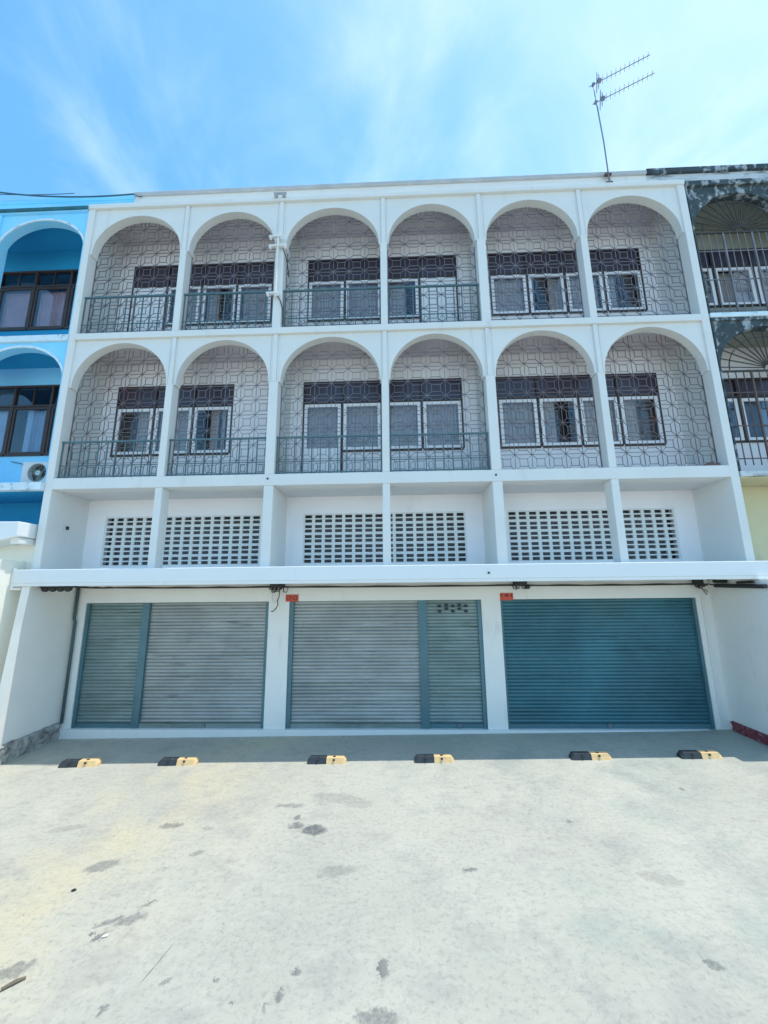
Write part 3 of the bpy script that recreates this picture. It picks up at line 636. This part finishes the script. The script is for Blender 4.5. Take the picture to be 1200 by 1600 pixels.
rb().box(6.095, 10.1, 7.8, 8.0, -0.1, 10.3).build('rear_wall', INNER, Rr)
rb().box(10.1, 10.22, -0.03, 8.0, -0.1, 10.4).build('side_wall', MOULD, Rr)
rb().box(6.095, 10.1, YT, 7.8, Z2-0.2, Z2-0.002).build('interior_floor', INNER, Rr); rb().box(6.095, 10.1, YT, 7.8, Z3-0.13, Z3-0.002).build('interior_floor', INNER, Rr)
rb().box(6.095, 10.1, -0.05, YT, 7.36, Z3+0.02).build('balcony_slab', BLWHITE, Rr, bevel=0.01)
rb().box(6.095, 10.1, -0.03, YT, 7.3, 7.36).build('slab_edge', MOULD, Rr)
rb().box(6.095, 10.1, -0.05, YT, 4.32, 4.42).build('balcony_slab', PARAP, Rr, bevel=0.01)
rb().box(6.095, 10.1, -0.05, 8.0, 10.3, 10.42).build('roof_slab', MOULD, Rr, bevel=0.01)
rb().box(5.902, 10.1, 0.655, 0.80, 10.42, 11.45).build('parapet', PARAP, Rr)
rb().box(5.902, 10.1, 0.60, 0.84, 11.45, 11.58).build('parapet_coping', MOULD, Rr, bevel=0.012)
for z in (7.3, 10.3): rb().box(6.098, 10.09, 0.17, YD-0.002, z-0.014, z-0.001).build('balcony_ceiling', GREENC, Rr)
rb().box(6.098, 10.09, 0.0, YD-0.26, 4.30, 4.319).build('balcony_ceiling', YELW, Rr)
for (a, b) in ((6.12, 7.98), (8.12, 10.0)):
    for zs, zt in ((9.28, 10.3), (6.32, 7.3)):
        ob = arch_mesh((b-a)/2-0.02, (b-a)/2, 0.86, zt-zs).build('arch', MOULD, Rr); ob.location = ((a+b)/2-OR[0], 0, zs)
        sb = MB(); cx = (a+b)/2; w = (b-a)/2-0.04; y = 0.06; t = 0.014
        for k in range(15):
            th = math.pi*(k+0.5)/15; e = (w*math.cos(th), 0.85*math.sin(th))
            sb.bar((0.08*math.cos(th), y, 0.05+0.08*math.sin(th)), (e[0], y, e[1]), t)
        for rr in (0.10, 0.80*w, ):
            for k in range(20):
                t0, t1 = math.pi*k/20, math.pi*(k+1)/20
                sb.bar((rr*math.cos(t0), y, rr*0.92*math.sin(t0)+0.03), (rr*math.cos(t1), y, rr*0.92*math.sin(t1)+0.03), t)
        sb.bar((-w, y, 0), (w, y, 0), 0.03)
        ob = sb.build('sunburst_grille', CABLE, Rr); ob.location = (cx-OR[0], 0, zs)
        vb = MB(); bot = (Z3 if zs > 8 else Z2)-zs+0.02
        for k in range(14): 
            x = -w+2*w*k/13; vb.bar((x, y, bot), (x, y, -0.012), 0.012 if k % 4 else 0.028)
        for zz_ in (-0.42, -1.05, bot+0.12): vb.bar((-w, y, zz_), (w, y, zz_), 0.016)
        ob = vb.build('window_bars', RUST if zs < 8 else GRIL2, Rr); ob.location = (cx-OR[0], 0, zs)
for x0, x1 in ((6.095, 6.12), (7.98, 8.12), (10.0, 10.1)):
    rb().box(x0, x1, -0.03, 0.2, Z3+0.02, 10.299).build('pier', MOULD, Rr); rb().box(x0, x1, -0.03, 0.2, 4.421, 7.299).build('pier', MOULD, Rr)

# ------------------------------------------------------------------ air conditioner on the blue building's ledge
AC = empty('air_conditioner', 'small cream outdoor air conditioner on the blue building ledge beside the white wall', 'air conditioner', (-6.43, 0.10, 4.445))
oA = (-6.43, 0.10, 4.445)
a = MB(oA); x0, x1, z0, z1, y0, y1 = -6.66, -6.09, 4.47, 4.88, 0.08, 0.34; cx, cz, r = -6.37, 4.675, 0.175
n = 32; ring = [(cx+r*math.cos(2*math.pi*k/n), cz+r*math.sin(2*math.pi*k/n)) for k in range(n)]
def onrect(k):
    t = 2*math.pi*k/n; dx, dz = math.cos(t), math.sin(t)
    s = min([(v) for v in (((x1-cx)/dx if dx > 1e-6 else (x0-cx)/dx if dx < -1e-6 else 9), ((z1-cz)/dz if dz > 1e-6 else (z0-cz)/dz if dz < -1e-6 else 9))]); return (cx+dx*s, cz+dz*s)
for k in range(n):
    (ax, az), (bx_, bz) = ring[k], ring[(k+1) % n]; (px_, pz), (qx, qz) = onrect(k), onrect((k+1) % n)
    a.quad((ax, y0, az), (px_, y0, pz), (qx, y0, qz), (bx_, y0, bz)); a.quad((ax, y0, az), (bx_, y0, bz), (bx_, y0+.09, bz), (ax, y0+.09, az))
for (cx_, cz_) in ((x0, z0), (x1, z0), (x1, z1), (x0, z1)):   # corner triangles
    k0 = min(range(n), key=lambda k: (onrect(k)[0]-cx_)**2+(onrect(k)[1]-cz_)**2)
    for d in (-1, 1):
        p, q_ = onrect(k0), onrect((k0+d) % n)
        a.quad((cx_, y0, cz_), (p[0], y0, p[1]), (q_[0], y0, q_[1]))
a.quad((x0,y0,z1),(x1,y0,z1),(x1,y1,z1),(x0,y1,z1)); a.quad((x0,y0,z0),(x0,y1,z0),(x1,y1,z0),(x1,y0,z0)); a.quad((x0,y0,z0),(x0,y0,z1),(x0,y1,z1),(x0,y1,z0)); a.quad((x1,y0,z0),(x1,y1,z0),(x1,y1,z1),(x1,y0,z1)); a.quad((x0,y1,z0),(x0,y1,z1),(x1,y1,z1),(x1,y1,z0))
a.build('casing', ACW, AC)
f = MB(oA); ang = 0
for k in range(3):
    th0 = k*2*math.pi/3+0.3
    pts = []
    for u in range(7):
        th = th0+u*0.14; pts.append(th)
    for u in range(6):
        f.quad((cx+.05*math.cos(pts[u]), y0+.03+.008*u, cz+.05*math.sin(pts[u])), (cx+.16*math.cos(pts[u]), y0+.02+.01*u, cz+.16*math.sin(pts[u])), (cx+.16*math.cos(pts[u+1]), y0+.02+.01*(u+1), cz+.16*math.sin(pts[u+1])), (cx+.05*math.cos(pts[u+1]), y0+.03+.008*(u+1), cz+.05*math.sin(pts[u+1])))
f.build('fan_blades', mat('fan_grey', (0.10, 0.16, 0.16), 0.5), AC)
MB(oA).tube([(cx, y0+.01, cz), (cx, y0+.06, cz)], 0.048, 14).build('fan_hub', mat('fan_hub_grey', (0.45, 0.6, 0.6), 0.4), AC)
MB(oA).tube([(cx, y0+.088, cz), (cx, y0+.092, cz)], r-0.002, 28).build('coil', BLACK, AC)
gg = MB(oA)
for rr in (0.07, 0.11, 0.15, 0.172): 
    gg.tube([(cx+rr*math.cos(2*math.pi*k/24), y0-.006, cz+rr*math.sin(2*math.pi*k/24)) for k in range(25)], 0.0022, 4)
for k in range(6): gg.tube([(cx, y0-.006, cz), (cx+r*math.cos(k*math.pi/3), y0-.006, cz+r*math.sin(k*math.pi/3))], 0.0022, 4)
gg.build('fan_guard', mat('fan_guard_grey', (0.25, 0.28, 0.28), 0.5), AC)
for x in (-6.58, -6.18): MB(oA).box(x-.03, x+.03, 0.08, 0.34, 4.442, 4.47).build('foot', BLACK, AC)
tag(MB().tube([(-6.66, 0.30, 4.84), (-6.85, 0.60, 4.95), (-7.2, 0.80, 5.04), (-7.7, 0.82, 5.16)], 0.008, 6).build('cable', CABLE), 'thin dark line running up left from the air conditioner on blue wall', 'cable')

# ------------------------------------------------------------------ television aerial
AN = empty('tv_antenna', 'grey double yagi television aerial on a tall thin mast above the parapet', 'antenna', (5.03, 0.56, 11.16))
oN = (5.03, 0.56, 11.16)
MB(oN).tube([(5.03, 0.56, 11.16), (5.045, 0.575, 12.3), (5.03, 0.60, 13.3), (5.02, 0.62, 14.10)], [0.015, 0.014, 0.012, 0.011], 8).build('mast', ALU, AN, smooth=True)
bd = Vector((1.02, -0.49, 0)).normalized(); pd = Vector((0.43, 0.90, 0)).normalized()
for z, base in ((14.06, Vector((5.0, 0.63, 14.06))), (13.53, Vector((5.02, 0.63, 13.53)))):
    bo = MB(oN).tube([tuple(base-bd*0.06), tuple(base+bd*1.14)], 0.010, 6).build('boom', ALU, AN)
    for k in range(11):
        e = MB(oN); p = base+bd*(0.22+0.088*k); L2 = 0.085-0.002*k
        e.tube([tuple(p-pd*L2), tuple(p+pd*L2)], 0.005, 5); e.build('element', ALU, bo)
    for d_, hh_ in ((0.10, 0.20), (0.14, 0.13)):
        p = base+bd*d_; e = MB(oN)
        e.tube([tuple(p-pd*hh_+Vector((0,0,.03))), tuple(p+pd*hh_+Vector((0,0,.03)))], 0.007, 5); e.tube([tuple(p-pd*hh_-Vector((0,0,.03))), tuple(p+pd*hh_-Vector((0,0,.03)))], 0.007, 5)
        e.build('element', ALU, bo)
    MB(oN).box(base.x+0.09, base.x+0.17, base.y-0.11, base.y-0.05, z-0.035, z+0.035).build('junction_box', ALU, bo)
    MB(oN).box(5.0, 5.05, 0.59, 0.65, z-0.03, z+0.03).build('clamp', ALU, bo)
for z in (11.2, 11.42): 
    MB(oN).box(4.96, 5.10, 0.55, 0.60 if z > 11.4 else 0.645, z-0.02, z+0.02).build('bracket', RUST, AN)
MB(oN).tube([(5.04, 0.60, 13.4), (5.06, 0.585, 12.4), (5.05, 0.575, 11.5), (5.07, 0.57, 11.1), (5.0, 0.60, 10.6)], 0.005, 5).build('lead', CABLE, AN)

# ------------------------------------------------------------------ parking stops
def stop_mesh(x0, x1, w=0.14, h=0.075):
    a = MB(); pr = [(-w/2, 0), (-w/2+0.012, 0.035), (-0.045, h), (0.045, h), (w/2-0.012, 0.035), (w/2, 0)]
    def ring(x, k=1.0): return [(x, y*k, z*k) for y, z in pr]
    xs = [x0, x1]
    ra, rb_ = ring(x0), ring(x1)
    for i in range(5): a.quad(ra[i], rb_[i], rb_[i+1], ra[i+1])
    a.quad(ra[0], ra[5], rb_[5], rb_[0]); a.quad(*ra[::-1]); a.quad(*rb_); return a
def stop_end(sg):
    a = MB(); w, h = 0.14, 0.075; pr = [(-w/2, 0), (-w/2+0.012, 0.035), (-0.045, h), (0.045, h), (w/2-0.012, 0.035), (w/2, 0)]
    ra = [(sg*0.25, y, z) for y, z in pr]; rb_ = [(sg*0.287, y*0.9, z*0.45) for y, z in pr]
    for i in range(5): a.quad(ra[i], rb_[i], rb_[i+1], ra[i+1])
    a.quad(*rb_); a.quad(ra[0], ra[5], rb_[5], rb_[0]); return a
stop = None
stops = [(-4.60, 'leftmost parking stop, scuffed black and yellow, nearest the rough grey wall base', 7), (-3.10, 'parking stop in front of the wide left shutter', 3), (-0.85, 'parking stop just right of the left white pillar', 0), (0.74, 'parking stop in front of the divider of the middle shutters', 1), (3.03, 'parking stop near the middle of the teal shutter', 0), (4.60, 'rightmost parking stop, at the right end of the teal shutter', 0)]
for i, (x, lab, rz) in enumerate(stops):
    if stop is None:
        stop = empty('parking_stop', lab, 'parking stop', (0, 0, 0), 'parking stops on the forecourt')
        bl = stop_mesh(-0.25, -0.005).build('black_half', BLACKP, stop, bevel=0.004); yl = stop_mesh(0.0, 0.25).build('yellow_half', YELP, stop, bevel=0.004)
        stop_end(-1).build('black_end', BLACKP, stop); stop_end(1).build('yellow_end', YELP, stop)
        for bx in (-0.13, 0.11): 
            b_ = MB().tube([(bx, 0, 0.070), (bx, 0, 0.079)], 0.022, 10).build('bolt', BLACK, stop)
            b_ = MB().tube([(bx, -0.067, 0.045), (bx, -0.055, 0.06)], 0.017, 10).build('bolt', BLACK, stop)
        o = stop
    else: o = copy_tree(stop)
    o.location = (x, -0.235+(-0.02 if i == 0 else 0.035 if i > 3 else 0), gz(x)+0.001); o.rotation_euler = (0, 0, math.radians(rz)*0.5); o['label'] = lab

# ------------------------------------------------------------------ cables and boxes under the canopy
def sag(p, q, s, n=14):
    p, q = Vector(p), Vector(q); return [tuple(p.lerp(q, i/n)+Vector((0, 0, -s*4*(i/n)*(1-i/n)))) for i in range(n+1)]
c = MB(); pts = sag((-5.40, 0.02, 2.60), (-5.1, 0.70, 2.575), 0.012)+sag((-5.0, 0.78, 2.57), (-2.05, 0.80, 2.56), 0.008)[1:]+sag((-2.0, 0.80, 2.555), (2.45, 0.80, 2.545), 0.006)[1:]+sag((2.6, 0.80, 2.54), (5.72, 0.80, 2.535), 0.008)[1:]
c.tube(pts, 0.015, 6)
c.tube([(p[0], p[1]-0.012, p[2]+0.012+0.006*math.sin(k*1.7)) for k, p in enumerate(pts)], 0.008, 5)
tag(c.build('power_cable', CABLE), 'long dark power cable strung along the lintel under the canopy', 'cable')
def clump(name, x, y, z, w, label, hang=None, h=0.15):
    w *= 1.2
    e = empty(name, label, 'junction box', (x, y, z), 'dark junction boxes under the canopy'); o_ = (x, y, z)
    MB(o_).box(x-w/2, x+w/2, y-0.05, y+0.045, z+0.01, z+h*0.62).build('box', BLACK, e, bevel=0.008)
    k = MB(o_); rnd = random.Random(int(x*50))
    for j in range(7):
        t0 = rnd.uniform(-w/2-.03, w/2); z_ = z-rnd.uniform(-.01, .06)
        k.tube([(x+t0, y-.02, z+.02), (x+t0+.02, y-.045, z_-.01), (x+t0+.07, y-.04, z_-.015), (x+t0+.09, y-.01, z+.015)], 0.011, 6)
    k.build('wire_loops', CABLE, e)
    if hang: MB(o_).tube([(x+dx, y-.03+dy, z+dz) for dx, dy, dz in hang], 0.009, 6).build('hanging_wire', CABLE, e)
    return e
clump('junction_box', -2.02, 0.77, 2.53, 0.22, 'dark junction box with wires hanging down above the left white pillar', [(.05,0,0), (.06,-.01,-.12), (.03,-.01,-.22), (.04,-.01,-.30), (-.01,-.01,-.38), (-.06,0,-.42), (-.09,.01,-.41)])
clump('junction_box', 2.50, 0.77, 2.53, 0.20, 'dark junction box with no hanging wire, just right of the red plate on the right')
clump('junction_box', 5.70, 0.77, 2.52, 0.12, 'dark junction box with curled wire above the right end of the teal shutter', [(.02,0,0), (.05,-.01,-.10), (.09,-.01,-.17), (.12,0,-.12), (.08,0,-.08)])
w_ = MB(); w_.tube([(-2.06, .755, 2.50), (-2.10, .75, 2.40), (-2.09, .75, 2.30), (-2.05, .75, 2.26), (-2.0, .76, 2.33)], 0.006, 5)
tag(w_.build('loose_wire', mat('white_wire', (.6,.6,.6), .6)), 'pale loose wire loop hanging on the left white pillar', 'wire')
IN = empty('cable_rack', 'black rack of four insulators under the left end of the canopy', 'cable rack', (-5.65, 0.0, 2.6)); oI = (-5.65, 0.0, 2.6)
MB(oI).box(-5.88, -5.33, -0.03, 0.03, 2.585, 2.655).build('rail', BLACK, IN, bevel=0.005)
ins = None
for k in range(4):
    x = -5.80+0.135*k
    if ins is None:
        ins = MB((x, 0, 2.57)).tube([(x, -0.03, 2.575), (x, -0.015, 2.575), (x, 0, 2.575), (x, .015, 2.575), (x, .03, 2.575)], [0.055, 0.062, 0.040, 0.062, 0.055], 12).build('insulator', BLACK, IN); ins.location = (x-oI[0], 0, -0.03)
    else: inst(ins, (x-oI[0], 0, -0.03), IN)
tk = MB(); tk.tube([(5.88, 0.62, 2.505), (5.885, 0.2, 2.50), (5.885, -0.33, 2.495)], 0.034, 8); tk.tube([(5.87, 0.62, 2.58), (5.87, 0.36, 2.58)], 0.028, 8); tk.tube([(5.87, 0.15, 2.555), (5.87, -0.15, 2.565)], 0.020, 8); tk.tube([(5.72, .80, 2.535), (5.86, .72, 2.53), (5.88, .60, 2.51)], 0.012, 6)
tag(tk.build('cable_bundle', BLACK), 'thick black cable bundle under the right end of the canopy', 'cable')
tk = MB(); tk.tube([(6.10, -0.06, 2.52), (6.6, -0.06, 2.53)], 0.03, 8)
# pipe bracket at the canopy's left end
e = MB(); e.tube([(-6.27, -0.12, 2.55), (-6.27, -0.12, 2.92)], 0.03, 10); e.tube([(-6.27, -0.12, 2.57), (-6.10, -0.12, 2.57)], 0.025, 8)
tag(e.build('vent_pipe', CANOPY, smooth=False), 'short white pipe clipped to the left end of the canopy', 'pipe')
# sagging cables over the parapet
c = MB(); c.tube(sag((-9.6, 0.5, 11.75), (-5.6, 0.5, 11.36), 0.16, 24), 0.017, 5); c.tube(sag((-9.6, 0.5, 11.60), (-7.0, 0.5, 11.45), 0.05, 16), 0.008, 5)
c.tube([(-5.6, .5, 11.36), (-5.55, .6, 11.40), (-5.5, .66, 11.46)], 0.009, 5)
tag(c.build('overhead_cable', mat('teal_black_cable', (0.03, 0.09, 0.12), .7)), 'dark cables sagging across the light blue parapet at the upper left', 'cable')
# old line bracket on the third pier
br = empty('line_bracket', 'old white painted wiring bracket with knobs on the upper pier between second and third arch', 'bracket', (-2.0, -0.06, 9.3)); oB = (-2.0, -0.06, 9.3)
MB(oB).tube([(-2.02, -0.10, 8.05), (-2.02, -0.10, 9.45)], 0.022, 8).build('post', WHITE, br)
for z, x0, x1 in ((9.42, -2.20, -1.92), (9.20, -2.20, -1.84), (8.13, -2.20, -1.95)):
    MB(oB).box(x0, x1, -0.13, -0.07, z-0.018, z+0.018).build('arm', WHITE, br, bevel=0.004)
    for x in (x0+0.03, x1-0.03): MB(oB).tube([(x, -0.10, z-0.05), (x, -0.10, z-0.018)], [0.028, 0.02], 8).build('knob', SASH, br)
MB(oB).tube([(-1.95, -0.08, 9.25), (-1.88, -0.02, 9.05), (-1.86, 0.12, 8.85), (-1.85, 0.14, 8.7)], 0.010, 5).build('wire', CABLE, br)
MB(oB).tube([(-2.0, -0.08, 8.12), (-1.93, -0.07, 7.98), (-1.88, -0.05, 7.8), (-1.87, -0.05, 7.5)], 0.012, 5).build('wire', CABLE, br)
b2 = MB(); b2.box(-2.16, -1.90, -0.10, -0.062, 10.47, 10.50); b2.box(-2.14, -2.08, -0.11, -0.062, 10.40, 10.468); b2.box(-1.98, -1.92, -0.11, -0.062, 10.40, 10.468)
tag(b2.build('roof_bracket', mat('grey_bracket', (.33, .36, .38), .7)), 'small grey bracket with two feet on the roof edge above the third pier', 'bracket')
# debris by the corner fin of the middle floor
d = MB()
for k in range(5): d.box(5.55+.05*k, 5.60+.05*k, -0.03, 0.03, Z2+0.002, Z2+0.03+0.02*(k % 3))
tag(d.build('rubble', RUST), 'bits of dark debris in the right corner of the middle balcony ledge', 'debris')
# litter on the forecourt
p_ = MB(); 
p_.quad((-2.035, -3.16, gz(-2)+.006), (-1.995, -3.15, gz(-2)+.010), (-2.0, -3.135, gz(-2)+.014), (-2.03, -3.14, gz(-2)+.008)); p_.quad((-2.035, -3.16, gz(-2)+.004), (-2.03, -3.14, gz(-2)+.006), (-2.0, -3.135, gz(-2)+.012), (-1.995, -3.15, gz(-2)+.008))
tag(p_.build('paper_scrap', PAPER), 'tiny white paper scrap on the concrete at the lower left', 'litter')
tag(MB().tube([(-2.41, -3.55, gz(-2.4)+.012), (-2.36, -3.50, gz(-2.4)+.016), (-2.32, -3.465, gz(-2.4)+.010)], [.009, .012, .007], 6).build('twig', WOOD), 'short dry stick lying on the concrete at the lower left edge', 'stick')
tag(MB().tube([(-2.65, -2.71, gz(-2.6)+.010), (-2.63, -2.702, gz(-2.6)+.012), (-2.615, -2.695, gz(-2.6)+.008)], [.005, .009, .004], 6).build('pebble', BLACK), 'small black lump on the pale concrete left of centre', 'litter')
